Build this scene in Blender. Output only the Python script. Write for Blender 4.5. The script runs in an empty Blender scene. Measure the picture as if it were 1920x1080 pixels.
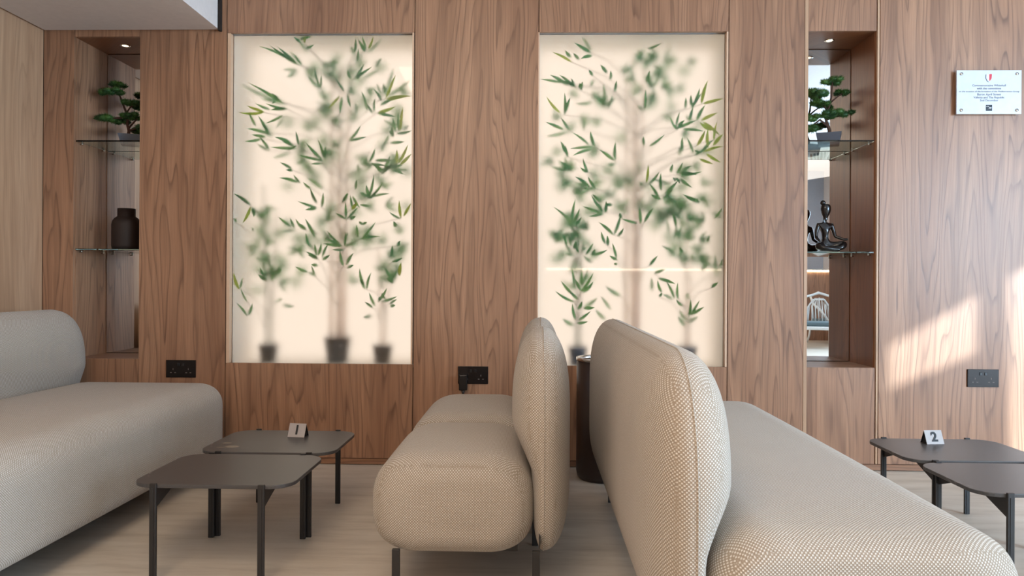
import bpy, bmesh, math, random
from mathutils import Vector, Matrix
from math import pi, sin, cos, radians as R

SC = bpy.context.scene
COL = SC.collection

# ------------------------------------------------------------------ camera
F_PX = 1394.0
cam = bpy.data.cameras.new('camera')
cam.sensor_width = 36.0
cam.lens = 36.0 * F_PX / 1920.0
cam.shift_y = -12.2 / 1920.0
cam.clip_start = 0.05
co = bpy.data.objects.new('camera', cam)
COL.objects.link(co)
co.matrix_world = (Matrix.Translation((0, -3.81, 0.95)) @ Matrix.Rotation(math.atan(37 / F_PX), 4, 'Z')
                   @ Matrix.Rotation(pi / 2, 4, 'X') @ Matrix.Rotation(0.0056, 4, 'Z'))
SC.camera = co

# ------------------------------------------------------------------ colour management, world, sun, large lamps
SC.view_settings.view_transform = 'Standard'
SC.view_settings.look = 'None'
SC.view_settings.gamma = 1
SC.view_settings.use_curve_mapping = False
SC.view_settings.exposure = 0.0
SC.cycles.use_denoising = True
SC.cycles.max_bounces = 10
SC.cycles.transmission_bounces = 10
SC.cycles.sample_clamp_indirect = 6

world = bpy.data.worlds.new('sky')
SC.world = world
world.use_nodes = True
bg = world.node_tree.nodes['Background']
bg.inputs[0].default_value = (0.75, 0.87, 1.0, 1)
bg.inputs[1].default_value = 1.3


def area(name, loc, target, sx, sy, power, colour, spread=180):
    l = bpy.data.lights.new(name, 'AREA')
    l.shape = 'RECTANGLE'; l.size = sx; l.size_y = sy
    l.energy = power; l.color = colour; l.spread = R(spread)
    o = bpy.data.objects.new(name, l); COL.objects.link(o)
    o.location = loc
    o.rotation_euler = (Vector(target) - Vector(loc)).to_track_quat('-Z', 'Y').to_euler()
    return o


sun = bpy.data.lights.new('sun', 'SUN')
sun.energy = 18; sun.angle = R(0.9); sun.color = (0.62, 0.82, 1.0)
so = bpy.data.objects.new('sun', sun); COL.objects.link(so)
so.rotation_euler = Vector((-1.0, 0.9, -0.6)).to_track_quat('-Z', 'Y').to_euler()

# daylight entering through the tall side window, and warm fill added under the ceiling
area('window_daylight', (5.35, -4.4, 1.5), (-2.0, -0.2, 1.3), 0.8, 2.2, 270, (0.56, 0.78, 1.0))
area('window_daylight_rear', (5.35, -6.2, 1.5), (0.5, 0, 1.2), 1.6, 2.2, 150, (0.56, 0.78, 1.0))
area('door_daylight', (5.35, -1.7, 1.5), (0, -1.7, 1.0), 1.9, 2.2, 36, (0.66, 0.83, 1.0))
area('ceiling_fill', (-0.65, -4.3, 2.85), (-0.65, -4.1, 0), 1.2, 2.6, 80, (1.0, 0.78, 0.57))
area('ceiling_fill_rear', (4.0, -7.2, 2.9), (3.6, -7.0, 0), 2.2, 2.4, 16, (1.0, 0.93, 0.85))
area('ceiling_fill_left', (-0.9, -7.6, 2.9), (-0.9, -7.4, 0), 1.4, 2.0, 62, (1.0, 0.86, 0.70))

# ------------------------------------------------------------------ helpers


def tag(o, label=None, cat=None, group=None, kind=None):
    if label: o['label'] = label
    if cat: o['category'] = cat
    if group: o['group'] = group
    if kind: o['kind'] = kind
    return o


def empty(name, loc=(0, 0, 0), rz=0.0, label=None, cat=None, group=None, kind=None):
    o = bpy.data.objects.new(name, None)
    o.empty_display_size = 0.05
    COL.objects.link(o); o.location = loc; o.rotation_euler = (0, 0, rz)
    return tag(o, label, cat, group, kind)


def obj(name, bm, mat, parent=None, smooth=False, loc=None):
    bm.normal_update()
    me = bpy.data.meshes.new(name)
    bm.to_mesh(me); bm.free()
    if mat: me.materials.append(mat)
    if smooth:
        for p in me.polygons: p.use_smooth = True
    o = bpy.data.objects.new(name, me)
    COL.objects.link(o)
    if parent: o.parent = parent
    if loc: o.location = loc
    return o


def copy_tree(o, parent=None):
    c = o.copy(); COL.objects.link(c); c.parent = parent
    for ch in list(o.children): copy_tree(ch, c)
    return c


def box(bm, x0, x1, y0, y1, z0, z1, bev=0.0, seg=2):
    v = [bm.verts.new((x, y, z)) for x in (x0, x1) for y in (y0, y1) for z in (z0, z1)]
    fs = [(0, 1, 3, 2), (4, 6, 7, 5), (0, 4, 5, 1), (2, 3, 7, 6), (0, 2, 6, 4), (1, 5, 7, 3)]
    faces = [bm.faces.new([v[i] for i in f]) for f in fs]
    if bev:
        ed = set(e for f in faces for e in f.edges)
        bmesh.ops.bevel(bm, geom=list(ed), offset=bev, segments=seg, profile=0.5, affect='EDGES')
    return bm


def BOX(*a, **k):
    return box(bmesh.new(), *a, **k)


def tube(bm, pts, rad, n=8, caps=True):
    """tube along points; rad is a number or a list"""
    pts = [Vector(p) for p in pts]
    rings = []
    ref = Vector((0.13, 0.31, 0.94)).normalized()
    for i, p in enumerate(pts):
        a = pts[max(i - 1, 0)]; b = pts[min(i + 1, len(pts) - 1)]
        t = (b - a).normalized()
        u = t.cross(ref)
        if u.length < 1e-4: u = t.cross(Vector((1, 0, 0)))
        u.normalize(); w = t.cross(u)
        r = rad[i] if isinstance(rad, (list, tuple)) else rad
        rings.append([bm.verts.new(p + (u * cos(2 * pi * k / n) + w * sin(2 * pi * k / n)) * r) for k in range(n)])
    for A, B in zip(rings, rings[1:]):
        for k in range(n):
            bm.faces.new((A[k], A[(k + 1) % n], B[(k + 1) % n], B[k]))
    if caps:
        bm.faces.new(rings[0][::-1]); bm.faces.new(rings[-1])
    return bm


def lathe(bm, prof, cx=0, cy=0, n=40, sx=1.0, sy=1.0):
    rings = []
    for r, z in prof:
        if r < 1e-6:
            rings.append([bm.verts.new((cx, cy, z))])
        else:
            rings.append([bm.verts.new((cx + sx * r * cos(2 * pi * k / n), cy + sy * r * sin(2 * pi * k / n), z)) for k in range(n)])
    for A, B in zip(rings, rings[1:]):
        for k in range(n):
            q = [A[k % len(A)], A[(k + 1) % len(A)], B[(k + 1) % len(B)], B[k % len(B)]]
            q2 = []
            for v in q:
                if v not in q2: q2.append(v)
            if len(q2) > 2: bm.faces.new(q2)
    return bm


def prism(bm, poly, axis, a0, a1):
    """extrude a closed 2D polygon along an axis"""
    def P(p, a):
        if axis == 'x': return (a, p[0], p[1])
        if axis == 'y': return (p[0], a, p[1])
        return (p[0], p[1], a)
    A = [bm.verts.new(P(p, a0)) for p in poly]; B = [bm.verts.new(P(p, a1)) for p in poly]
    n = len(poly)
    bm.faces.new(A[::-1]); bm.faces.new(B)
    for k in range(n): bm.faces.new((A[k], A[(k + 1) % n], B[(k + 1) % n], B[k]))
    bmesh.ops.recalc_face_normals(bm, faces=bm.faces[:])
    return bm


def text_obj(name, s, size, mat, parent=None, loc=(0, 0, 0), rot=(pi / 2, 0, 0), depth=0.0004, align='CENTER', bold=0.0):
    cu = bpy.data.curves.new(name, 'FONT')
    cu.body = s; cu.size = size; cu.extrude = depth; cu.offset = bold; cu.align_x = align; cu.align_y = 'CENTER'
    t = bpy.data.objects.new(name, cu); COL.objects.link(t)
    bpy.context.view_layer.update()
    me = bpy.data.meshes.new_from_object(t.evaluated_get(bpy.context.evaluated_depsgraph_get()))
    bpy.data.objects.remove(t)
    me.materials.clear(); me.materials.append(mat)
    o = bpy.data.objects.new(name, me); COL.objects.link(o)
    if parent: o.parent = parent
    o.location = loc; o.rotation_euler = rot
    return o


# ------------------------------------------------------------------ materials
def srgb(r, g, b):
    f = lambda c: (c / 255 / 12.92) if c / 255 <= 0.04045 else ((c / 255 + 0.055) / 1.055) ** 2.4
    return (f(r), f(g), f(b), 1)


class NT:
    def __init__(s, name):
        s.m = bpy.data.materials.new(name); s.m.use_nodes = True
        s.t = s.m.node_tree; s.n = s.t.nodes; s.l = s.t.links
        s.b = s.n['Principled BSDF']; s.out = s.n['Material Output']

    def add(s, typ, **kw):
        n = s.n.new(typ)
        for k, v in kw.items(): setattr(n, k, v)
        return n

    def put(s, sock, v):
        if isinstance(v, bpy.types.NodeSocket): s.l.new(v, sock)
        elif v is not None: sock.default_value = v

    def math(s, op, a, b=None, c=None, clamp=False):
        n = s.add('ShaderNodeMath', operation=op, use_clamp=clamp)
        s.put(n.inputs[0], a); s.put(n.inputs[1], b)
        if c is not None: s.put(n.inputs[2], c)
        return n.outputs[0]

    def mix(s, f, a, b, blend='MIX'):
        n = s.add('ShaderNodeMix', data_type='RGBA', blend_type=blend)
        s.put(n.inputs[0], f); s.put(n.inputs[6], a); s.put(n.inputs[7], b)
        return n.outputs[2]

    def comb(s, x, y, z):
        n = s.add('ShaderNodeCombineXYZ')
        for i, v in enumerate((x, y, z)): s.put(n.inputs[i], v)
        return n.outputs[0]

    def noise(s, vec, scale, detail=3, rough=0.5, dist=0.0):
        n = s.add('ShaderNodeTexNoise')
        s.l.new(vec, n.inputs['Vector'])
        n.inputs['Scale'].default_value = scale; n.inputs['Detail'].default_value = detail
        n.inputs['Roughness'].default_value = rough; n.inputs['Distortion'].default_value = dist
        return n.outputs[0]

    def ramp(s, f, stops):
        n = s.add('ShaderNodeValToRGB'); cr = n.color_ramp
        while len(cr.elements) > 1: cr.elements.remove(cr.elements[0])
        for i, (p, c) in enumerate(stops):
            e = cr.elements[0] if i == 0 else cr.elements.new(p)
            e.position = p; e.color = c if len(c) == 4 else (*c, 1)
        s.put(n.inputs[0], f)
        return n.outputs[0]

    def bump(s, h, strength, dist):
        n = s.add('ShaderNodeBump'); s.l.new(h, n.inputs['Height'])
        n.inputs['Strength'].default_value = strength; n.inputs['Distance'].default_value = dist
        s.l.new(n.outputs[0], s.b.inputs['Normal'])


def plain(name, col, rough=0.5, metal=0.0, spec=0.5, emit=None, es=0.0, coat=0.0):
    t = NT(name)
    # a faint procedural mottling keeps even plain finishes from being perfectly flat
    tc = t.add('ShaderNodeTexCoord')
    nz = t.noise(tc.outputs['Object'], 35, 3)
    c2 = (col[0] * 0.86, col[1] * 0.86, col[2] * 0.86, 1)
    t.l.new(t.mix(nz, c2, tuple(col[:3]) + (1,)), t.b.inputs['Base Color'])
    t.b.inputs['Roughness'].default_value = rough
    t.b.inputs['Metallic'].default_value = metal
    t.b.inputs['Specular IOR Level'].default_value = spec
    t.b.inputs['Coat Weight'].default_value = coat
    if emit:
        t.b.inputs['Emission Color'].default_value = emit
        t.b.inputs['Emission Strength'].default_value = es
    return t.m


def wood(name, light, mid, dark, horizontal=False, line=0.75):
    t = NT(name)
    tc = t.add('ShaderNodeTexCoord'); oi = t.add('ShaderNodeObjectInfo')
    sp = t.add('ShaderNodeSeparateXYZ'); t.l.new(tc.outputs['Object'], sp.inputs[0])
    X, Y, Z = sp.outputs
    u = t.math('ADD', X, Y); v = Z
    if horizontal: u, v = t.math('ADD', Y, Z), X
    rnd = oi.outputs['Random']
    u = t.math('ADD', u, t.math('MULTIPLY', rnd, 23.0))
    v = t.math('ADD', v, t.math('MULTIPLY', rnd, 11.0))
    # slow wander of the grain direction
    wv = t.noise(t.comb(t.math('MULTIPLY', u, 1.2), t.math('MULTIPLY', v, 0.9), 3.1), 1.0, 2)
    u2 = t.math('ADD', u, t.math('MULTIPLY', t.math('SUBTRACT', wv, 0.5), 0.10))
    field = t.noise(t.comb(t.math('MULTIPLY', u2, 6.0), t.math('MULTIPLY', v, 0.42), 0.0), 1.0, 2.5, 0.4)
    fr = t.math('FRACT', t.math('MULTIPLY', field, 19.0))
    band = t.ramp(fr, [(0.0, (0, 0, 0)), (0.05, (.12, .12, .12)), (0.22, (.72, .72, .72)), (0.6, (1, 1, 1)), (0.93, (.8, .8, .8)), (1.0, (.05, .05, .05))])
    fib = t.noise(t.comb(t.math('MULTIPLY', u2, 170.0), t.math('MULTIPLY', v, 3.5), 0.0), 1.0, 3, 0.6)
    stk = t.noise(t.comb(t.math('MULTIPLY', u2, 26.0), t.math('MULTIPLY', v, 0.8), 5.0), 1.0, 3, 0.6)
    tone = t.noise(t.comb(t.math('MULTIPLY', u2, 7.0), t.math('MULTIPLY', v, 0.4), 9.0), 1.0, 2)
    base = t.mix(t.ramp(tone, [(0.3, (0, 0, 0)), (0.7, (1, 1, 1))]), mid, light)
    k = t.math('MULTIPLY', t.math('SUBTRACT', 1.0, band), line)
    k = t.math('MULTIPLY', k, t.ramp(stk, [(0.32, (.25, .25, .25)), (0.62, (1, 1, 1))]))
    c = t.mix(k, base, dark)
    f2 = t.ramp(fib, [(0.3, (.55, .55, .55)), (0.62, (0, 0, 0))])
    c = t.mix(t.math('MULTIPLY', f2, 0.55), c, dark)
    s2 = t.ramp(stk, [(0.3, (.7, .7, .7)), (0.55, (0, 0, 0))])
    c = t.mix(t.math('MULTIPLY', s2, 0.6), c, dark)
    t.l.new(c, t.b.inputs['Base Color'])
    t.b.inputs['Roughness'].default_value = 0.38
    t.b.inputs['Specular IOR Level'].default_value = 0.5
    t.bump(t.math('ADD', fib, band), 0.12, 0.001)
    return t.m


def fabric(name, base, dark, lightc, pitch=0.0040):
    t = NT(name)
    tc = t.add('ShaderNodeTexCoord')
    wob = t.add('ShaderNodeTexNoise'); t.l.new(tc.outputs['Object'], wob.inputs['Vector'])
    wob.inputs['Scale'].default_value = 14; wob.inputs['Detail'].default_value = 2
    va = t.add('ShaderNodeVectorMath', operation='MULTIPLY_ADD')
    t.l.new(wob.outputs['Color'], va.inputs[0]); va.inputs[1].default_value = (0.0016,) * 3
    t.l.new(tc.outputs['Object'], va.inputs[2])
    sp = t.add('ShaderNodeSeparateXYZ'); t.l.new(va.outputs[0], sp.inputs[0])
    no = t.add('ShaderNodeSeparateXYZ'); t.l.new(tc.outputs['Normal'], no.inputs[0])
    k = 2 * pi / pitch * 0.5
    def pat(a, b):
        return t.math('MULTIPLY', t.math('SINE', t.math('MULTIPLY', a, k)), t.math('SINE', t.math('MULTIPLY', b, k)))
    w = [t.math('POWER', t.math('ABSOLUTE', no.outputs[i]), 10.0) for i in range(3)]
    x, y, z = sp.outputs
    tot = t.math('ADD', t.math('ADD', w[0], w[1]), w[2])
    h = t.math('ADD', t.math('ADD', t.math('MULTIPLY', pat(y, z), w[0]), t.math('MULTIPLY', pat(x, z), w[1])), t.math('MULTIPLY', pat(x, y), w[2]))
    h = t.math('DIVIDE', h, tot)
    nz = t.noise(tc.outputs['Object'], 380, 2)
    h2 = t.math('ADD', h, t.math('MULTIPLY', t.math('SUBTRACT', nz, 0.5), 0.9))
    big = t.noise(tc.outputs['Object'], 5, 3)
    c0 = t.mix(t.ramp(big, [(0.35, (0, 0, 0)), (0.65, (1, 1, 1))]), base, tuple(v * 0.93 for v in base[:3]) + (1,))
    c = t.mix(t.ramp(h2, [(0.0, (1, 1, 1)), (0.38, (0, 0, 0))]), c0, dark)
    c = t.mix(t.ramp(h2, [(0.62, (0, 0, 0)), (1.0, (1, 1, 1))]), c, lightc)
    t.l.new(c, t.b.inputs['Base Color'])
    t.b.inputs['Roughness'].default_value = 0.95
    t.b.inputs['Specular IOR Level'].default_value = 0.15
    t.b.inputs['Sheen Weight'].default_value = 0.15
    t.bump(h2, 0.5, 0.0012)
    return t.m


M = {}
M['wood'] = wood('walnut_laminate', srgb(178, 134, 103), srgb(153, 110, 82), srgb(92, 62, 45))
M['wood_shaded'] = wood('walnut_laminate_shaded', srgb(148, 92, 54), srgb(126, 76, 42), srgb(84, 50, 30), line=0.5)  # darker copy of the walnut, the niches' shade put into its colour
M['wood_h'] = wood('walnut_laminate_flat', srgb(160, 116, 86), srgb(142, 100, 72), srgb(90, 60, 44), horizontal=True)
M['wood_side'] = wood('pale_lit_walnut_laminate', srgb(200, 164, 132), srgb(182, 144, 112), srgb(136, 102, 78), line=0.4)  # paler walnut; the left wall's window light is put into its colour
M['fabric'] = fabric('beige_woven_fabric', srgb(198, 191, 182), srgb(152, 139, 124), srgb(228, 223, 216))
M['fabric_seam'] = plain('beige_seam', srgb(196, 180, 158), 0.9)
M['gap'] = plain('dark_gap', srgb(30, 20, 14), 0.9)
M['white'] = plain('white_paint', srgb(226, 226, 228), 0.6)
M['soffit'] = plain('soffit_paint', srgb(226, 220, 218), 0.6)
M['black'] = plain('black_powder_coat', srgb(38, 35, 34), 0.45)
M['black_plastic'] = plain('black_plastic', srgb(26, 22, 20), 0.35)
M['socket'] = plain('dark_bronze_plate', srgb(40, 33, 30), 0.25, 0.5)
M['chrome'] = plain('chrome', srgb(220, 218, 214), 0.15, 1.0)
M['ink'] = plain('black_ink', srgb(25, 25, 28), 0.6)
M['greyink'] = plain('grey_ink', srgb(90, 94, 108), 0.6)
M['card'] = plain('card_face', srgb(176, 168, 165), 0.5)
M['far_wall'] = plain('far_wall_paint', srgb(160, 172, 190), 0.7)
M['bin'] = plain('dark_brown_bin', srgb(44, 28, 22), 0.35)
M['pot'] = plain('grey_plant_pot', srgb(84, 78, 72), 0.7)
M['bonsai_pot'] = plain('slate_glazed_pot', srgb(74, 80, 92), 0.35)
M['trunk'] = plain('bonsai_bark', srgb(72, 46, 34), 0.85)
M['vase'] = plain('dark_ceramic', srgb(36, 22, 17), 0.6)
M['figure'] = plain('black_gloss_resin', srgb(20, 16, 16), 0.22, coat=0.3)
M['pin'] = plain('socket_pin', srgb(104, 92, 84), 0.5)
M['boxwhite'] = plain('light_box_lining', srgb(250, 244, 236), 0.6)
M['frame'] = plain('light_box_frame', srgb(214, 178, 148), 0.5)
M['led_warm'] = plain('led_sheet', srgb(60, 58, 55), 0.6, emit=(1.0, 0.84, 0.695, 1), es=1.04)
M['led_line'] = plain('led_line', srgb(255, 240, 220), 0.6, emit=(1.0, 0.82, 0.58, 1), es=26.0)
M['spot'] = plain('spot_lens', srgb(255, 240, 220), 0.4, emit=(1.0, 0.78, 0.5, 1), es=3.0)
M['plaque'] = plain('white_acrylic', srgb(206, 212, 224), 0.25)
M['red'] = plain('red_enamel', srgb(205, 40, 60), 0.5)
M['navy'] = plain('navy_print', srgb(18, 30, 44), 0.5)
M['wicker'] = plain('white_rattan', srgb(225, 228, 226), 0.6)
M['teal'] = plain('grey_blue_cushion', srgb(98, 116, 122), 0.8)
M['blue'] = plain('blue_board', srgb(70, 104, 140), 0.5)
M['ceiling'] = plain('ceiling_paint', srgb(222, 222, 224), 0.7)

t = NT('mirror_glass')
t.b.inputs['Base Color'].default_value = (0.80, 0.80, 0.80, 1)
t.b.inputs['Metallic'].default_value = 1.0; t.b.inputs['Roughness'].default_value = 0.01
M['mirror'] = t.m

t = NT('shelf_glass')
t.b.inputs['Base Color'].default_value = (0.80, 0.95, 0.90, 1)
t.b.inputs['Transmission Weight'].default_value = 1.0; t.b.inputs['Roughness'].default_value = 0.02
t.b.inputs['IOR'].default_value = 1.35
M['glass'] = t.m

# frosted acrylic: rough transmission, clear surface reflection
t = NT('frosted_acrylic')
t.n.remove(t.b)
rf = t.add('ShaderNodeBsdfRefraction'); rf.inputs['Roughness'].default_value = 0.45; rf.inputs['IOR'].default_value = 1.45
rf.inputs['Color'].default_value = (0.985, 0.98, 0.97, 1)
gl = t.add('ShaderNodeBsdfGlossy'); gl.inputs['Roughness'].default_value = 0.03
mx = t.add('ShaderNodeMixShader'); mx.inputs[0].default_value = 0.03
t.l.new(rf.outputs[0], mx.inputs[1]); t.l.new(gl.outputs[0], mx.inputs[2])
t.l.new(mx.outputs[0], t.out.inputs['Surface'])
M['frosted'] = t.m


def leafmat(name, c1, c2, trans):
    t = NT(name)
    tc = t.add('ShaderNodeTexCoord')
    nz = t.noise(tc.outputs['Object'], 18, 2)
    col = t.mix(t.ramp(nz, [(0.35, (0, 0, 0)), (0.65, (1, 1, 1))]), c1, c2)
    t.l.new(col, t.b.inputs['Base Color']); t.b.inputs['Roughness'].default_value = 0.5
    tr = t.add('ShaderNodeBsdfTranslucent'); t.l.new(col, tr.inputs['Color'])
    mx = t.add('ShaderNodeMixShader'); mx.inputs[0].default_value = trans
    t.l.new(t.b.outputs[0], mx.inputs[1]); t.l.new(tr.outputs[0], mx.inputs[2])
    t.l.new(mx.outputs[0], t.out.inputs['Surface'])
    return t.m


M['leaf'] = leafmat('bamboo_leaf', srgb(70, 136, 92), srgb(116, 164, 102), 0.72)
M['leaf_y'] = leafmat('bamboo_leaf_yellow', srgb(140, 172, 60), srgb(172, 186, 84), 0.7)  # yellower green for leaves of the second kind
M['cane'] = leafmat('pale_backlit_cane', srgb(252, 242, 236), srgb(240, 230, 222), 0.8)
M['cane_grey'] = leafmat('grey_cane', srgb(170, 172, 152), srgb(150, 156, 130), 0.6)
M['needle'] = leafmat('bonsai_needles', srgb(34, 74, 40), srgb(72, 112, 48), 0.2)

# dark table top with faint veins and a dried spill
t = NT('dark_stone_top')
tc = t.add('ShaderNodeTexCoord')
n1 = t.noise(tc.outputs['Object'], 3.0, 5, 0.6, 1.2)
vein = t.ramp(t.math('ABSOLUTE', t.math('SUBTRACT', n1, 0.5)), [(0.0, (1, 1, 1)), (0.006, (0, 0, 0))])
msk = t.ramp(t.noise(tc.outputs['Object'], 4.0, 2), [(0.55, (0, 0, 0)), (0.7, (1, 1, 1))])
c = t.mix(t.math('MULTIPLY', vein, msk), srgb(70, 67, 66), srgb(134, 126, 120))
t.l.new(c, t.b.inputs['Base Color']); t.b.inputs['Roughness'].default_value = 0.38
M['stone'] = t.m
M['stain'] = plain('dried_spill', srgb(140, 128, 114), 0.6)

# floor: pale vinyl planks with faint streaks
t = NT('pale_vinyl_floor')
tc = t.add('ShaderNodeTexCoord')
sp = t.add('ShaderNodeSeparateXYZ'); t.l.new(tc.outputs['Object'], sp.inputs[0])
a = t.noise(t.comb(t.math('MULTIPLY', sp.outputs[0], 2.2), t.math('MULTIPLY', sp.outputs[1], 14.0), 0.0), 1.0, 5, 0.65)
b = t.noise(tc.outputs['Object'], 2.6, 5, 0.6)
c = t.ramp(a, [(0.3, srgb(176, 163, 147)), (0.5, srgb(200, 188, 172)), (0.7, srgb(212, 202, 188))])
c = t.mix(t.ramp(b, [(0.35, (0, 0, 0)), (0.7, (.6, .6, .6))]), c, srgb(190, 179, 166))
t.l.new(c, t.b.inputs['Base Color'])
t.b.inputs['Roughness'].default_value = 0.45; t.b.inputs['Specular IOR Level'].default_value = 0.3
M['floor'] = t.m

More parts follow.
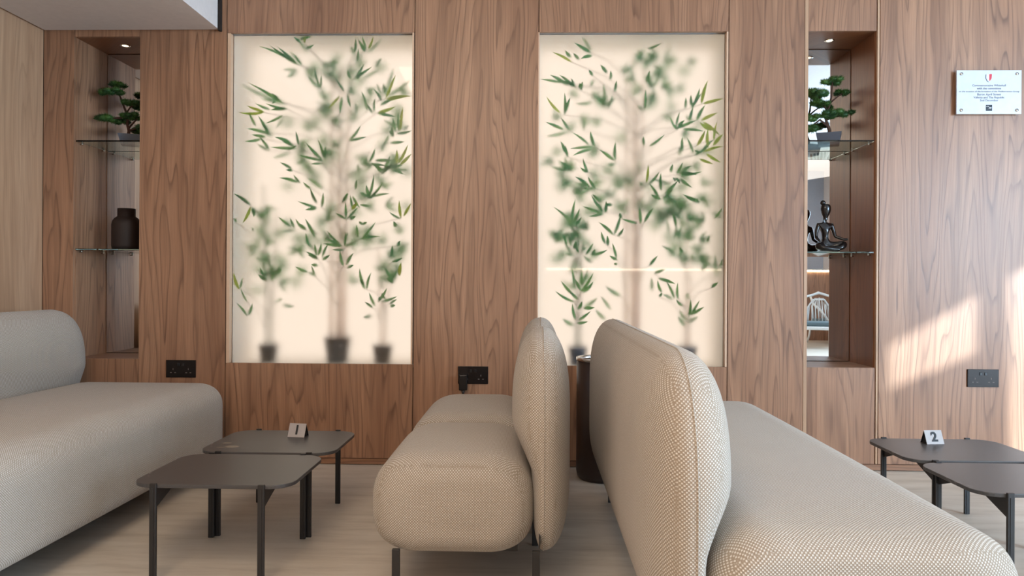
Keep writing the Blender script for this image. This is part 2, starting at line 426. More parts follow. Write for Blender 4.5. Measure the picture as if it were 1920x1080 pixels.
# bamboo leaves in millimetres: base x, base depth behind the pane, base z, tip x, tip depth, tip z, kind
LEAVES_LEFT = [(-1194,32,2172,-1145,3,2181,0),(-1230,34,2218,-1159,3,2223,0),(-1220,29,2198,-1252,3,2238,0),(-1200,22,2196,-1194,3,2240,1),(-1205,97,2166,-1237,28,2216,2),
  (-1239,36,2085,-1433,3,2173,0),(-1237,31,2084,-1375,3,2177,0),(-1247,31,2093,-1336,4,2169,0),(-1241,100,2099,-1285,39,2157,2),(-1218,41,2085,-1246,3,2130,0),
  (-1253,80,2071,-1319,35,2059,2),(-1267,96,2071,-1298,39,2020,2),(-1120,42,1963,-1140,3,2067,0),(-1118,38,1962,-1105,4,2023,0),(-1124,87,1970,-1183,27,2021,2),
  (-1309,35,1882,-1485,3,1981,0),(-1350,104,1916,-1544,40,1988,2),(-1336,37,1900,-1365,3,1927,0),(-1355,42,1905,-1363,3,1872,0),(-1318,102,1893,-1440,39,1909,2),
  (-1296,36,1851,-1396,3,1874,0),(-1296,37,1855,-1369,3,1840,0),(-1383,31,1849,-1449,3,1874,0),(-1411,21,1834,-1495,2,1862,1),(-1413,15,1830,-1537,2,1827,1),
  (-1317,32,1819,-1395,3,1771,0),(-1330,86,1826,-1351,30,1748,2),(-1396,44,1726,-1435,3,1808,0),(-1460,35,1762,-1484,3,1826,0),(-1403,38,1723,-1494,3,1742,0),
  (-1428,34,1695,-1506,4,1676,0),(-1406,33,1704,-1468,3,1711,0),(-1391,42,1644,-1426,3,1698,0),(-1396,70,1640,-1448,28,1668,2),(-1390,40,1723,-1418,4,1768,0),
  (-1390,77,1717,-1414,30,1739,2),(-1271,31,1673,-1346,3,1698,0),(-1233,29,1663,-1237,4,1729,0),(-1256,42,1657,-1308,4,1676,0),(-1242,40,1648,-1368,4,1646,0),
  (-1288,28,1637,-1231,3,1654,0),(-1295,105,1637,-1371,38,1594,2),(-1102,34,1598,-1121,4,1685,0),(-1107,38,1585,-1182,4,1668,0),(-1101,33,1578,-1226,3,1606,0),
  (-1107,35,1565,-1155,3,1558,0),(-1093,34,1589,-1079,4,1650,0),(-1266,33,1536,-1318,2,1566,0),(-1260,29,1528,-1287,3,1527,0),(-1224,40,1462,-1247,3,1501,0),
  (-1234,33,1465,-1322,3,1485,0),(-1166,43,1431,-1196,3,1463,0),(-1131,31,1359,-1161,3,1435,0),(-1111,70,1435,-1188,27,1491,2),(-1491,39,1345,-1566,3,1399,0),
  (-926,29,2100,-911,3,2158,0),(-934,32,2150,-925,4,2211,0),(-882,30,2149,-911,3,2207,0),(-878,40,2161,-890,3,2237,0),(-863,22,2164,-832,2,2237,1),(-884,77,2159,-794,31,2224,2),
  (-945,69,2148,-962,32,2181,2),(-957,32,2008,-968,4,2049,0),(-941,41,2011,-880,3,2079,0),(-938,28,2012,-840,3,2064,0),(-926,32,2008,-893,3,2035,0),(-901,77,2025,-804,40,2059,2),
  (-837,73,2078,-792,25,2116,2),(-992,43,1945,-1029,3,2001,0),(-1012,22,1918,-1068,2,1843,1),(-1004,42,1918,-1006,4,1821,0),(-976,40,1931,-949,4,1854,0),
  (-793,36,1890,-831,3,1952,0),(-767,16,1903,-715,3,2022,1),(-789,102,1929,-733,41,2068,2),(-775,81,1928,-643,36,2005,2),(-768,21,1900,-633,2,1911,1),(-763,21,1891,-654,2,1908,1),
  (-807,20,1833,-716,2,1857,1),(-818,32,1832,-716,4,1806,0),(-843,43,1830,-863,3,1869,0),(-834,43,1834,-822,4,1900,0),(-869,39,1842,-892,2,1935,0),(-807,102,1915,-818,26,1985,2),
  (-803,43,1874,-734,4,1891,0),(-782,70,1934,-783,27,1985,2),(-939,92,1832,-935,34,1885,2),(-966,40,1688,-896,4,1760,0),(-959,31,1684,-864,2,1700,0),(-722,43,1733,-730,2,1799,0),
  (-704,42,1732,-700,3,1830,0),(-692,21,1737,-675,3,1856,1),(-718,42,1725,-629,3,1733,0),(-697,102,1753,-649,28,1765,2),(-748,39,1675,-666,3,1675,0),(-731,42,1706,-746,4,1734,0),
  (-784,86,1670,-752,33,1713,2),(-798,69,1631,-772,25,1685,2),(-730,37,1705,-733,3,1760,0),(-774,42,1529,-837,3,1565,0),(-772,30,1527,-723,3,1576,0),(-752,40,1547,-675,3,1550,0),
  (-753,68,1542,-650,39,1535,2),(-739,41,1538,-670,3,1504,0),(-699,19,1565,-648,2,1659,1),(-691,21,1557,-629,2,1611,1),(-709,16,1560,-706,2,1633,1),(-859,43,1573,-820,3,1641,0),
  (-888,72,1560,-869,35,1612,2),(-855,42,1564,-767,3,1550,0),(-791,35,1519,-820,4,1558,0),(-792,40,1511,-732,3,1558,0),(-783,42,1520,-741,3,1602,0),(-826,33,1581,-732,4,1578,0),
  (-852,35,1387,-865,4,1449,0),(-856,31,1386,-826,4,1501,0),(-842,31,1395,-779,3,1462,0),(-843,36,1391,-744,3,1404,0),(-870,37,1387,-898,4,1409,0),(-933,39,1431,-916,2,1475,0),
  (-998,33,1360,-962,3,1407,0),(-927,87,1527,-920,37,1563,2),(-1132,36,1332,-1224,3,1363,0),(-1135,32,1327,-1185,4,1318,0),(-1109,34,1334,-1091,4,1408,0),
  (-1137,44,1355,-1159,4,1421,0),(-977,39,1271,-1025,3,1303,0),(-977,33,1275,-973,4,1360,0),(-945,35,1323,-949,4,1395,0),(-945,33,1394,-898,4,1329,0),(-973,40,1271,-907,4,1334,0),
  (-958,35,1270,-919,3,1285,0),(-1000,40,1359,-960,3,1404,0),(-946,20,1322,-911,2,1360,1),(-842,29,1380,-889,3,1412,0),(-853,41,1342,-898,3,1347,0),(-854,42,1382,-810,3,1421,0),
  (-1486,37,1344,-1566,3,1402,0),(-1479,19,1334,-1514,2,1248,1),(-1476,34,1335,-1457,4,1279,0),(-1461,31,1290,-1468,4,1323,0),(-1474,33,1211,-1459,3,1222,0),
  (-1585,28,1254,-1570,2,1274,0),(-1474,104,1153,-1463,39,1167,2),(-1271,41,1230,-1326,4,1280,0),(-1254,43,1226,-1264,3,1275,0),(-1203,37,1217,-1235,3,1271,0),
  (-1145,37,1181,-1185,4,1271,0),(-1263,97,1220,-1321,41,1203,2),(-1165,30,1123,-1182,4,1197,0),(-1190,39,1217,-1211,4,1245,0),(-1157,92,1171,-1164,39,1230,2),
  (-1134,33,1079,-1135,4,1140,0),(-1126,34,1080,-1100,3,1144,0),(-1128,42,1062,-1170,4,1083,0),(-1103,33,1071,-1062,3,1140,0),(-1103,33,1058,-1055,4,1083,0),
  (-1156,106,1100,-1199,40,1159,2),(-1126,34,1066,-1179,3,1100,0),(-1003,41,1135,-1069,3,1210,0),(-997,34,1131,-1090,2,1142,0),(-985,31,1131,-972,3,1202,0),
  (-989,39,1113,-1042,4,1111,0),(-1019,34,1142,-1082,4,1171,0),(-989,92,1154,-965,27,1203,2),(-989,29,1027,-1002,4,1105,0),(-977,44,1030,-930,4,1093,0),(-971,38,1018,-929,3,1031,0),
  (-993,71,1126,-929,29,1151,2),(-912,31,1178,-915,4,1242,0),(-892,42,1180,-816,4,1255,0),(-903,30,1169,-791,3,1181,0),(-891,33,1244,-902,4,1259,0),(-890,31,1244,-860,4,1255,0),
  (-685,20,1279,-692,2,1369,1),(-672,22,1288,-629,2,1356,1),(-688,36,1276,-743,3,1308,0),(-734,30,1050,-672,2,1070,0),(-735,33,1081,-727,3,1133,0),(-708,29,1134,-686,4,1159,0),
  (-718,33,1231,-721,4,1260,0),(-720,95,1231,-705,37,1258,2),(-1414,93,945,-1432,41,1056,2),(-1403,102,941,-1381,37,1056,2),(-1422,89,954,-1452,36,1007,2),
  (-1399,39,945,-1431,3,980,0),(-1385,87,945,-1306,27,1034,2),(-1394,100,954,-1330,33,1025,2),(-1373,29,945,-1346,3,998,0),(-1342,42,981,-1307,3,1007,0),
  (-1411,34,963,-1422,4,1016,0),(-1371,101,828,-1310,30,849,2),(-1328,83,820,-1248,32,813,2),(-1537,15,900,-1564,3,988,1),(-1538,28,905,-1515,4,962,0),(-1498,30,759,-1545,3,830,0),
  (-1497,41,763,-1461,4,826,0),(-1499,32,834,-1522,3,901,0),(-876,36,904,-898,4,1014,0),(-866,31,904,-837,4,992,0),(-882,44,922,-893,4,961,0),(-824,43,816,-847,4,887,0),
  (-835,34,807,-869,4,839,0),(-810,41,838,-754,3,912,0),(-795,30,843,-794,4,866,0),(-788,42,841,-701,3,869,0),(-743,38,817,-710,4,822,0),(-852,91,765,-882,25,759,2),
  (-770,38,852,-781,3,887,0),(-748,42,825,-701,4,853,0),(-725,33,940,-768,4,1019,0),(-736,92,949,-698,30,1011,2),(-692,21,976,-680,3,1046,1),(-727,42,936,-755,4,966,0),
  (-1180,38,993,-1236,4,1021,0),(-1144,38,973,-1152,3,1027,0),(-1128,44,1029,-1152,3,1033,0),(-1145,71,974,-1180,37,991,2),]
LEAVES_RIGHT = [(299,36,2143,214,3,2187,0),(308,91,2160,255,28,2229,2),(308,31,2129,249,3,2105,0),(203,21,2091,102,3,2138,1),(199,39,2123,167,3,2147,0),(243,43,2111,209,4,2134,0),
  (152,36,1990,42,2,1999,0),(178,41,1978,89,4,2021,0),(209,38,1970,137,2,2020,0),(222,40,1965,198,2,2003,0),(252,36,1949,257,3,1986,0),(244,34,1959,243,4,1979,0),
  (191,40,1974,142,4,1999,0),(213,33,1967,176,3,1994,0),(143,19,1829,72,2,1907,1),(166,34,1819,164,4,1930,0),(170,40,1833,194,4,1903,0),(188,33,1744,147,4,1799,0),
  (386,98,1869,344,37,1924,2),(380,85,1870,365,27,1983,2),(374,69,1871,305,40,1943,2),(428,43,1943,432,3,1990,0),(404,40,2004,401,3,2042,0),(388,38,2039,349,4,2073,0),
  (313,33,2024,289,4,2047,0),(313,78,1899,222,33,1880,2),(392,69,1862,414,29,1922,2),(321,79,2015,301,40,1969,2),(161,30,1743,69,4,1777,0),(181,71,1739,70,42,1711,2),
  (269,74,1748,266,26,1808,2),(293,31,1665,208,4,1721,0),(324,39,1658,299,4,1729,0),(315,36,1657,196,3,1640,0),(306,33,1642,209,3,1603,0),(432,44,1584,429,3,1673,0),
  (424,32,1584,347,4,1634,0),(438,72,1571,391,41,1566,2),(171,33,1621,145,3,1677,0),(185,38,1599,170,4,1655,0),(211,29,1536,144,4,1573,0),(218,75,1536,93,37,1552,2),
  (289,28,1520,261,4,1590,0),(289,31,1520,248,3,1542,0),(298,29,1446,222,3,1494,0),(329,33,1438,288,4,1495,0),(312,91,1440,216,31,1406,2),(357,44,1364,310,3,1403,0),
  (333,76,1439,269,41,1434,2),(583,43,1851,582,4,1946,0),(595,105,1861,639,25,1930,2),(590,103,1861,545,37,1872,2),(589,39,1993,602,4,2042,0),(595,30,2163,661,3,2184,0),
  (612,73,1986,605,33,2028,2),(746,37,1758,758,3,1829,0),(737,34,1757,709,4,1803,0),(817,41,1785,827,4,1855,0),(745,29,1748,843,3,1786,0),(780,31,1748,882,3,1729,0),
  (755,37,1758,783,3,1786,0),(828,38,1863,815,3,1916,0),(836,34,1871,859,4,1950,0),(795,43,1856,788,3,1902,0),(850,33,1792,887,4,1864,0),(823,31,1853,868,2,1924,0),
  (754,31,1744,723,4,1769,0),(846,96,1797,795,41,1820,2),(872,18,1876,899,2,1989,1),(880,17,1875,999,2,1898,1),(872,18,1789,950,2,1824,1),(881,17,1780,963,2,1708,1),
  (851,17,1658,888,2,1734,1),(907,16,1649,903,2,1742,1),(934,21,1659,1002,2,1715,1),(937,18,1685,948,2,1777,1),(924,17,1737,860,2,1777,1),(878,42,1628,931,3,1686,0),
  (883,22,1625,996,2,1651,1),(898,16,1615,969,2,1568,1),(865,19,1589,930,2,1561,1),(834,39,1626,796,2,1695,0),(781,35,1635,772,4,1699,0),(867,30,1626,835,2,1630,0),
  (841,31,1609,904,3,1656,0),(774,85,1618,771,30,1661,2),(748,38,1514,775,3,1569,0),(764,33,1509,875,4,1523,0),(756,37,1518,849,4,1504,0),(766,43,1488,823,3,1438,0),
  (747,33,1495,760,3,1461,0),(721,37,1522,724,3,1560,0),(775,42,1523,818,3,1552,0),(748,35,1478,724,3,1491,0),(766,42,1523,836,3,1513,0),(591,22,1467,597,2,1556,1),
  (609,39,1461,655,3,1521,0),(660,29,1386,604,4,1461,0),(671,42,1426,663,3,1513,0),(688,43,1409,750,4,1474,0),(679,38,1382,726,3,1431,0),(607,32,1657,680,3,1712,0),
  (581,35,1662,572,4,1703,0),(669,31,1381,612,3,1404,0),(860,32,1380,776,4,1405,0),(871,43,1366,794,4,1387,0),(730,79,1466,616,32,1486,2),(579,68,1456,556,34,1469,2),
  (209,41,1253,111,4,1337,0),(208,29,1261,223,3,1376,0),(217,29,1252,245,3,1328,0),(226,42,1240,254,3,1285,0),(361,41,1328,305,4,1402,0),(357,41,1315,262,3,1341,0),
  (375,42,1306,293,4,1289,0),(384,44,1311,383,2,1368,0),(369,28,1314,327,3,1363,0),(417,36,1354,379,3,1346,0),(422,29,1196,345,4,1259,0),(427,39,1196,458,4,1303,0),
  (445,36,1188,472,3,1229,0),(384,39,1148,358,3,1211,0),(397,35,1139,389,3,1190,0),(440,30,1074,415,4,1151,0),(445,33,1065,402,3,1086,0),(445,32,1041,424,3,1047,0),
  (565,30,1253,552,4,1342,0),(583,29,1262,626,4,1334,0),(548,30,1255,462,4,1277,0),(310,37,1091,389,3,1116,0),(310,33,1091,327,3,1120,0),(466,40,1280,453,3,1307,0),
  (183,36,1138,156,3,1198,0),(212,92,1097,169,27,1155,2),(279,36,1091,317,4,1150,0),(239,89,1097,244,34,1174,2),(221,90,1092,174,27,1103,2),(266,105,1097,274,36,1156,2),
  (266,96,1106,288,41,1130,2),(220,85,1159,208,30,1208,2),(218,33,1121,229,3,1163,0),(211,79,1132,195,30,1191,2),(244,31,1103,224,3,1146,0),(318,79,1052,270,31,1086,2),
  (254,38,893,318,3,998,0),(268,42,893,318,4,951,0),(219,33,880,152,4,954,0),(223,31,845,122,3,902,0),(224,44,910,203,2,1024,0),(256,68,928,262,40,1016,2),
  (265,68,919,293,36,1016,2),(241,37,858,195,3,902,0),(246,32,749,305,4,798,0),(237,34,735,292,3,746,0),(223,85,719,163,37,757,2),(228,33,753,211,3,837,0),
  (276,98,812,342,26,868,2),(271,29,813,326,2,818,0),(242,44,805,261,3,850,0),(259,40,902,225,3,963,0),(639,43,996,688,3,1018,0),(611,34,1035,649,4,1087,0),
  (658,28,970,740,3,942,0),(743,40,865,693,3,957,0),(761,36,861,753,4,949,0),(677,35,896,649,4,961,0),(632,83,904,621,26,974,2),(664,34,874,671,3,896,0),
  (740,69,860,680,29,887,2),(815,30,775,818,3,862,0),(826,40,779,865,4,858,0),(831,42,781,888,3,824,0),(820,94,745,770,40,809,2),(822,83,739,865,40,774,2),
  (803,72,720,761,41,774,2),(787,42,826,745,4,862,0),(825,100,860,810,37,897,2),(944,35,1281,983,4,1339,0),(916,42,1159,911,3,1192,0),(981,38,1028,985,4,1071,0),
  (932,32,923,959,3,950,0),(888,69,1011,916,40,1046,2),(749,38,1237,721,4,1308,0),(758,77,1090,674,27,1140,2),(724,86,1214,702,40,1272,2),(749,82,1178,748,32,1254,2),
  (767,84,1179,776,39,1246,2),(775,73,1081,776,40,1141,2),(783,28,1106,761,4,1131,0),(974,97,985,948,32,1098,2),(859,96,1056,826,29,1097,2),(416,73,805,359,30,876,2),
  (469,78,876,385,37,929,2),(391,90,751,333,36,806,2),(930,105,1340,887,38,1403,2),(946,98,1322,984,41,1282,2),]

# ------------------------------------------------------------------ the room shell
XL, XR, YF, ZC = -2.551, 5.2, -9.0, 2.95
N_D = 0.30                     # niche depth
B_D = 0.32                     # light box depth


def struct(name, bm, mat, parent=None):
    o = obj(name, bm, mat, parent)
    if not parent: o['kind'] = 'structure'
    return o


struct('wall_sun_blocker', BOX(7.0, 7.2, -13, -5.3, 0, 4.6), M['white'])  # unseen slab added outside to keep the sun out of the tall windows
struct('floor', BOX(XL - .1, XR + 2.5, YF - .1, 0.5, -0.1, 0), M['floor'])
struct('ceiling', BOX(XL - .1, XR + .3, YF - .1, 0.5, ZC, ZC + .1), M['ceiling'])

# back wall: a dark backing slab with holes for niches and light boxes, clad in laminate panels
NL = (-2.387, -2.040, 0.537, 2.212)
NR = (1.397, 1.737, 0.523, 2.229)
BL = (-1.564, -0.622, 0.521, 2.228)
BR = (0.034, 0.984, 0.521, 2.228)
wb = bmesh.new()
xs = [XL - .1, NL[0], NL[1], BL[0], BL[1], BR[0], BR[1], NR[0], NR[1], XR + .1]
holes = {1: NL, 3: BL, 5: BR, 7: NR}
for i in range(9):
    if i in holes:
        h = holes[i]
        box(wb, xs[i] - .02, xs[i + 1] + .02, .02, .45, 0, h[2] - .02)
        box(wb, xs[i] - .02, xs[i + 1] + .02, .02, .45, h[3] + .02, ZC)
    else:
        e0 = .02 if i - 1 in holes else 0; e1 = .02 if i + 1 in holes else 0
        box(wb, xs[i] + e0, xs[i + 1] - e1, .02, .45, 0, ZC)
wall = struct('wall_back', wb, M['gap'])


def panel(x0, x1, z0, z1, y0=0.0, mat=None, name='wall_panel'):
    return struct(name, BOX(x0, x1, y0, y0 + .0195, z0, z1), mat or M['wood'], wall)


Z0, ZT = 0.036, ZC - .002
g = .0022
panel(XL + .002, NL[0] - g, Z0, ZT)
panel(NL[0] - .0, NL[1] - g, Z0, NL[2])
panel(NL[0] - .0, NL[1] - g, NL[3], ZT)
panel(NL[1], -1.587, Z0, ZT)
panel(-1.583, -.610, Z0, BL[2] - .001)
panel(-1.583, -.610, BL[3] + .001, ZT)
panel(-.606, .0275, Z0, ZT)
panel(.0315, .994, Z0, BR[2] - .001)
panel(.0315, .994, BR[3] + .001, ZT)
panel(.998, 1.377, Z0, ZT)
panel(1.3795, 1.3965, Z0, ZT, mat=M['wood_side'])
panel(NR[0], 1.7375, Z0, NR[2])
panel(NR[0], 1.7375, NR[3], ZT)
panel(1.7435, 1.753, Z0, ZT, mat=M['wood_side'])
panel(1.757, 2.86, Z0, ZT)
panel(2.864, 3.96, Z0, ZT)
panel(3.964, XR - .002, Z0, ZT)
struct('baseboard_back', BOX(XL, XR, 0.004, 0.02, 0.004, 0.032), M['wood_h'])

# left wall
wl = struct('wall_left', BOX(XL - .1, XL - .014, YF, 0.0, 0, ZC), M['gap'])
for a, b_ in ((-1.22, -.002), (-2.44, -1.224), (-3.66, -2.444), (-4.88, -3.664), (-6.1, -4.884), (-7.5, -6.104), (YF, -7.504)):
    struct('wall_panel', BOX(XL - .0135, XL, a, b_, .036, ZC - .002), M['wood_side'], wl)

# soffit dropped from the ceiling over the left side
struct('ceiling_soffit', BOX(XL + .012, -1.622, -6.0, -.012, 2.243, ZC), M['soffit'])
struct('trim_1', BOX(-1.622, -1.610, -.03, -.0005, 2.235, ZC), M['gap'])

# right wall with a glazed doorway, a high slot window and a tall window
wr = bmesh.new()
XW = (XR, XR + .12)
box(wr, *XW, -.6, 0.02, 0, ZC)
box(wr, *XW, -2.62, -.6, 2.735, ZC)
box(wr, *XW, -2.66, -2.62, 0, ZC)
box(wr, *XW, -3.15, -2.66, 2.735, ZC)
prism(wr, [(-3.15, 0), (-2.66, 0), (-2.66, 2.375), (-3.15, 2.47)], 'x', *XW)
box(wr, *XW, -3.75, -3.15, 0, ZC)
box(wr, *XW, -5.05, -3.75, 0, .3)
box(wr, *XW, -5.05, -3.75, 2.7, ZC)
box(wr, *XW, -5.35, -5.05, 0, ZC)
box(wr, *XW, -7.05, -5.35, 0, .3)
box(wr, *XW, -7.05, -5.35, 2.7, ZC)
box(wr, *XW, YF, -7.05, 0, ZC)
struct('wall_right', wr, M['white'])
for i, (a, b_, c_, d_) in enumerate(((-2.62, -.6, 0, 2.735), (-5.05, -3.75, .3, 2.7), (-7.05, -5.35, .3, 2.7))):
    f = bmesh.new()
    for q in ((a, a + .03, c_, d_), (b_ - .03, b_, c_, d_), (a, b_, d_ - .03, d_), (a, b_, c_, c_ + .03)):
        box(f, XR + .02, XR + .06, q[0], q[1], q[2], q[3])
    struct('window_%d' % (i + 1), f, M['black'])

# wall behind the camera, seen only in the niche mirrors: white above, laminate dado with a light cove below
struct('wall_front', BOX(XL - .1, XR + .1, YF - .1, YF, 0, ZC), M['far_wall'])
struct('trim_2', BOX(.2, XR, YF + .0, YF + .95, 0.0, 1.14), M['wood'])
o = obj('led_strip', BOX(.244, XR - .01, YF + .94, YF + .965, 1.141, 1.166), M['led_line'])
tag(o, 'warm linear light along the top of the low panelled wall across the room', 'light strip')
o = obj('wall_board', BOX(3.6, XR - .3, YF + .001, YF + .03, 2.02, 2.16), M['blue'])
tag(o, 'blue board on the far white wall, seen only in the right niche mirror', 'board')


# ------------------------------------------------------------------ niches
def niche(h, side_lit):
    x0, x1, z0, z1 = h
    t_ = .018
    yb = N_D + .012
    struct('niche_side', BOX(x0 - t_, x0, .0005 if False else .0198, yb, z0 - t_, z1 + t_), M['wood'] , wall)
    struct('niche_side', BOX(x1, x1 + t_, .0198, yb, z0 - t_, z1 + t_), M['wood_shaded'], wall)
    struct('niche_top', BOX(x0, x1, .0198, yb, z1, z1 + t_), M['wood_shaded'], wall)
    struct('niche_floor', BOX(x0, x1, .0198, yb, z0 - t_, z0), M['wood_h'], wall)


niche(NL, True); niche(NR, False)
for h, w_ in ((NL, 'left niche beside the sofa'), (NR, 'right niche beside the white plaque')):
    o = obj('niche_mirror', BOX(h[0] + .003, h[1] - .003, N_D, N_D + .005, h[2] + .003, h[3] - .003), M['mirror'])
    struct('mirror_backing', BOX(h[0], h[1], N_D + .0055, N_D + .012, h[2], h[3]), M['gap'], wall)
    tag(o, 'tall mirror lining the back of the ' + w_, 'mirror')


def downlight(x, y, z, label):
    r = empty('downlight', (x, y, z), label=label, cat='downlight', group='niche downlights')
    bm = lathe(bmesh.new(), [(.017, -.001), (.0255, -.0035), (.0275, -.001), (.0275, .0), (.016, .0)], n=32)
    obj('bezel', bm, M['chrome'], r, True)
    obj('lens', lathe(bmesh.new(), [(0, -.0012), (.0165, -.0012), (.0165, -.0002), (0, -.0002)], n=24), M['spot'], r)
    l = bpy.data.lights.new('downlight_lamp', 'SPOT'); l.energy = 1.1; l.color = (1, .72, .45)
    l.spot_size = R(80); l.spot_blend = .8; l.shadow_soft_size = .012
    lo = bpy.data.objects.new('lamp', l); COL.objects.link(lo); lo.parent = r; lo.location = (0, 0, -.006)
    return r


downlight(-2.202, .15, NL[3], 'small round recessed spotlight in the roof of the left niche')
downlight(1.560, .15, NR[3], 'small round recessed spotlight in the roof of the right niche')


def shelf(h, z, label):
    x0, x1 = h[0] + .0015, h[1] - .0015
    r = empty('glass_shelf', ((x0 + x1) / 2, .155, z), label=label, cat='shelf', group='glass niche shelves')
    hw = (x1 - x0) / 2
    obj('pane', BOX(-hw, hw, -.142, .138, -.008, 0, bev=.001, seg=1), M['glass'], r)
    for sx in (-1, 1):
        for y in (-.105, .095):
            bm = bmesh.new()
            tube(bm, [(sx * hw, y, -.016), (sx * (hw - .014), y, -.016)], .0035, 8)
            tube(bm, [(sx * (hw - .011), y, -.019), (sx * (hw - .011), y, -.0082)], .005, 10)
            obj('shelf_pin', bm, M['chrome'], r, True)
    return r


SHZ = (1.676, 1.109)
shelf(NL, SHZ[0], 'upper glass shelf in the left niche, under the bonsai tree')
shelf(NL, SHZ[1], 'lower glass shelf in the left niche, under the dark vase')
shelf(NR, SHZ[0] + .003, 'upper glass shelf in the right niche, under the bonsai tree')
shelf(NR, SHZ[1] + .003, 'lower glass shelf in the right niche, under the black figurine')


# ------------------------------------------------------------------ light boxes with frosted fronts
def light_box(h, label):
    x0, x1, z0, z1 = h
    z0 -= .010
    r = empty('light_box', ((x0 + x1) / 2, 0, z0), label=label, cat='light box')
    cx = (x0 + x1) / 2
    X0, X1, ZZ = x0 - cx, x1 - cx, z1 - z0
    obj('back_sheet', BOX(X0, X1, B_D, B_D + .01, 0, ZZ), M['led_warm'], r)['label'] = 'glowing warm white back sheet'
    bm = bmesh.new()
    box(bm, X0 - .012, X0, .046, B_D, -.012, ZZ + .012); box(bm, X1, X1 + .012, .046, B_D, -.012, ZZ + .012)
    box(bm, X0, X1, .046, B_D, -.012, 0); box(bm, X0, X1, .046, B_D, ZZ, ZZ + .012)
    obj('lining', bm, M['boxwhite'], r)
    obj('frame_strip', BOX(X0 - .0175, X0 - .001, .001, .0455, 0.010, ZZ), M['frame'], r)
    obj('frame_strip', BOX(X1 + .001, X1 + .010, .001, .0455, 0.010, ZZ), M['frame'], r)
    obj('frosted_pane', BOX(X0, X1, .034, .042, 0.0, ZZ), M['frosted'], r)
    return r


light_box(BL, 'tall glowing frosted light box in the left of the wall, nearest the left sofa')
light_box(BR, 'tall glowing frosted light box behind the beige seating backs, marked by bright horizontal lines')


# ------------------------------------------------------------------ bamboo plants inside the light boxes
def leaf(bm, b, t_, w, seed):
    """one folded lanceolate leaf from b to t_"""
    b, t_ = Vector(b), Vector(t_)
    d = t_ - b; L = d.length
    n = d.cross(Vector((0, 1, 0)))
    if n.length < 1e-5: n = Vector((1, 0, 0))
    n.normalize(); up = n.cross(d).normalized()
    rn = random.Random(seed)
    bend = rn.uniform(-.06, .06) * L
    tw = rn.uniform(-.5, .5)
    side = (n * cos(tw) + up * sin(tw))
    prev = None
    for s, ww in ((0, .15), (.12, .7), (.35, 1.0), (.6, .85), (.82, .45), (1, .04)):
        c = b + d * s + n * bend * (s * (1 - s)) * 4
        a1 = bm.verts.new(c - side * w * ww * .5 + up * w * .10 * ww)
        a2 = bm.verts.new(c)
        a3 = bm.verts.new(c + side * w * ww * .5 + up * w * .10 * ww)
        if prev:
            bm.faces.new((prev[0], prev[1], a2, a1)); bm.faces.new((prev[1], prev[2], a3, a2))
        prev = (a1, a2, a3)


Y_IN = .043                     # inner face of the frosted pane


def bamboo(x, y, z0, pot_w, pot_h, canes, cane_r, leaves, seed, label, bg_spec, cane_mat, name='potted_bamboo', potmat='pot'):
    r = empty(name, (x, y, z0), label=label, cat='plant', group=None)
    r0, r1 = pot_w * .38, pot_w * .5
    bm = lathe(bmesh.new(), [(0, 0), (r0, 0), (r1 * .96, pot_h * .9), (r1, pot_h * .9), (r1, pot_h), (r1 * .9, pot_h), (r1 * .88, pot_h * .86), (0, pot_h * .86)], n=36)
    obj('pot', bm, M[potmat], r, False)
    rn = random.Random(seed)
    bm = bmesh.new()
    tops = []
    for (dx, dy, h, lean) in canes:
        pts = []; rad = []
        n = 14
        for i in range(n + 1):
            s = i / n
            pts.append((dx + lean * s * s, dy, pot_h * .8 + (h - pot_h * .8) * s)); rad.append(cane_r * (1 - .5 * s))
        tube(bm, pts, rad, 8)
        tops.append((dx, dy, h, lean))
    obj('cane', bm, cane_mat, r, True)
    dark, tinted = bmesh.new(), bmesh.new()
    for i, (bx, by, bz, tx, ty, tz, k) in enumerate(leaves):
        b = Vector((bx / 1000 - x, Y_IN + by / 1000 - y, bz / 1000 - z0)); e = Vector((tx / 1000 - x, Y_IN + ty / 1000 - y, tz / 1000 - z0))
        for q in (b, e):
            q.x = max(bg_lim[0] + .004 - x, min(bg_lim[1] - .004 - x, q.x)); q.z = min(q.z, 2.222 - z0)
        w = {0: .0165, 1: .0175, 2: .018}[k] * rn.uniform(.85, 1.15)
        leaf(tinted if k == 1 else dark, b, e, w, seed * 1000 + i)
        if i % 3 == 0:
            c = tops[i % len(tops)]
            zz = max(pot_h + .05, b.z - rn.uniform(.06, .2)); s = min(1, zz / c[2])
            p0 = Vector((c[0] + c[3] * s * s, c[1], min(zz, c[2])))
            mid = (p0 + b) / 2 + Vector((0, 0, .03))
            mid.y = max(mid.y, Y_IN + .03 - y)
            obj('twig', tube(bmesh.new(), [p0, mid, b], [.0022, .0016, .0012], 5), M['cane_grey'], r, True)
    # looser foliage further back in the box
    for (cx, cz, sx, sz, n) in bg_spec:
        for i in range(int(n * .72)):
            px = cx - x + rn.gauss(0, sx * 1.35); pz = cz - z0 + rn.gauss(0, sz * 1.35); py = Y_IN + rn.uniform(.07, .2) - y
            px = max(min(px, bg_lim[1] - x - .08), bg_lim[0] - x + .08); pz = max(.12, min(pz, 1.71 - .09))
            a0 = rn.uniform(-.3, 1.0) * pi * (1 if px > 0 else 1)
            for j in range(3):
                a = a0 + (j - 1) * .55
                L = rn.uniform(.05, .085)
                e = (px + cos(a) * L, py + rn.uniform(-.03, .03), pz + sin(a) * L)
                leaf(dark, (px, py, pz), e, .017, i * 7 + j)
    fo = obj('foliage', dark, M['leaf'], r, True)
    if len(tinted.verts): obj('yellow_leaves', tinted, M['leaf_y'], r, True)['label'] = 'yellow-green young leaves'
    else: tinted.free()
    return r


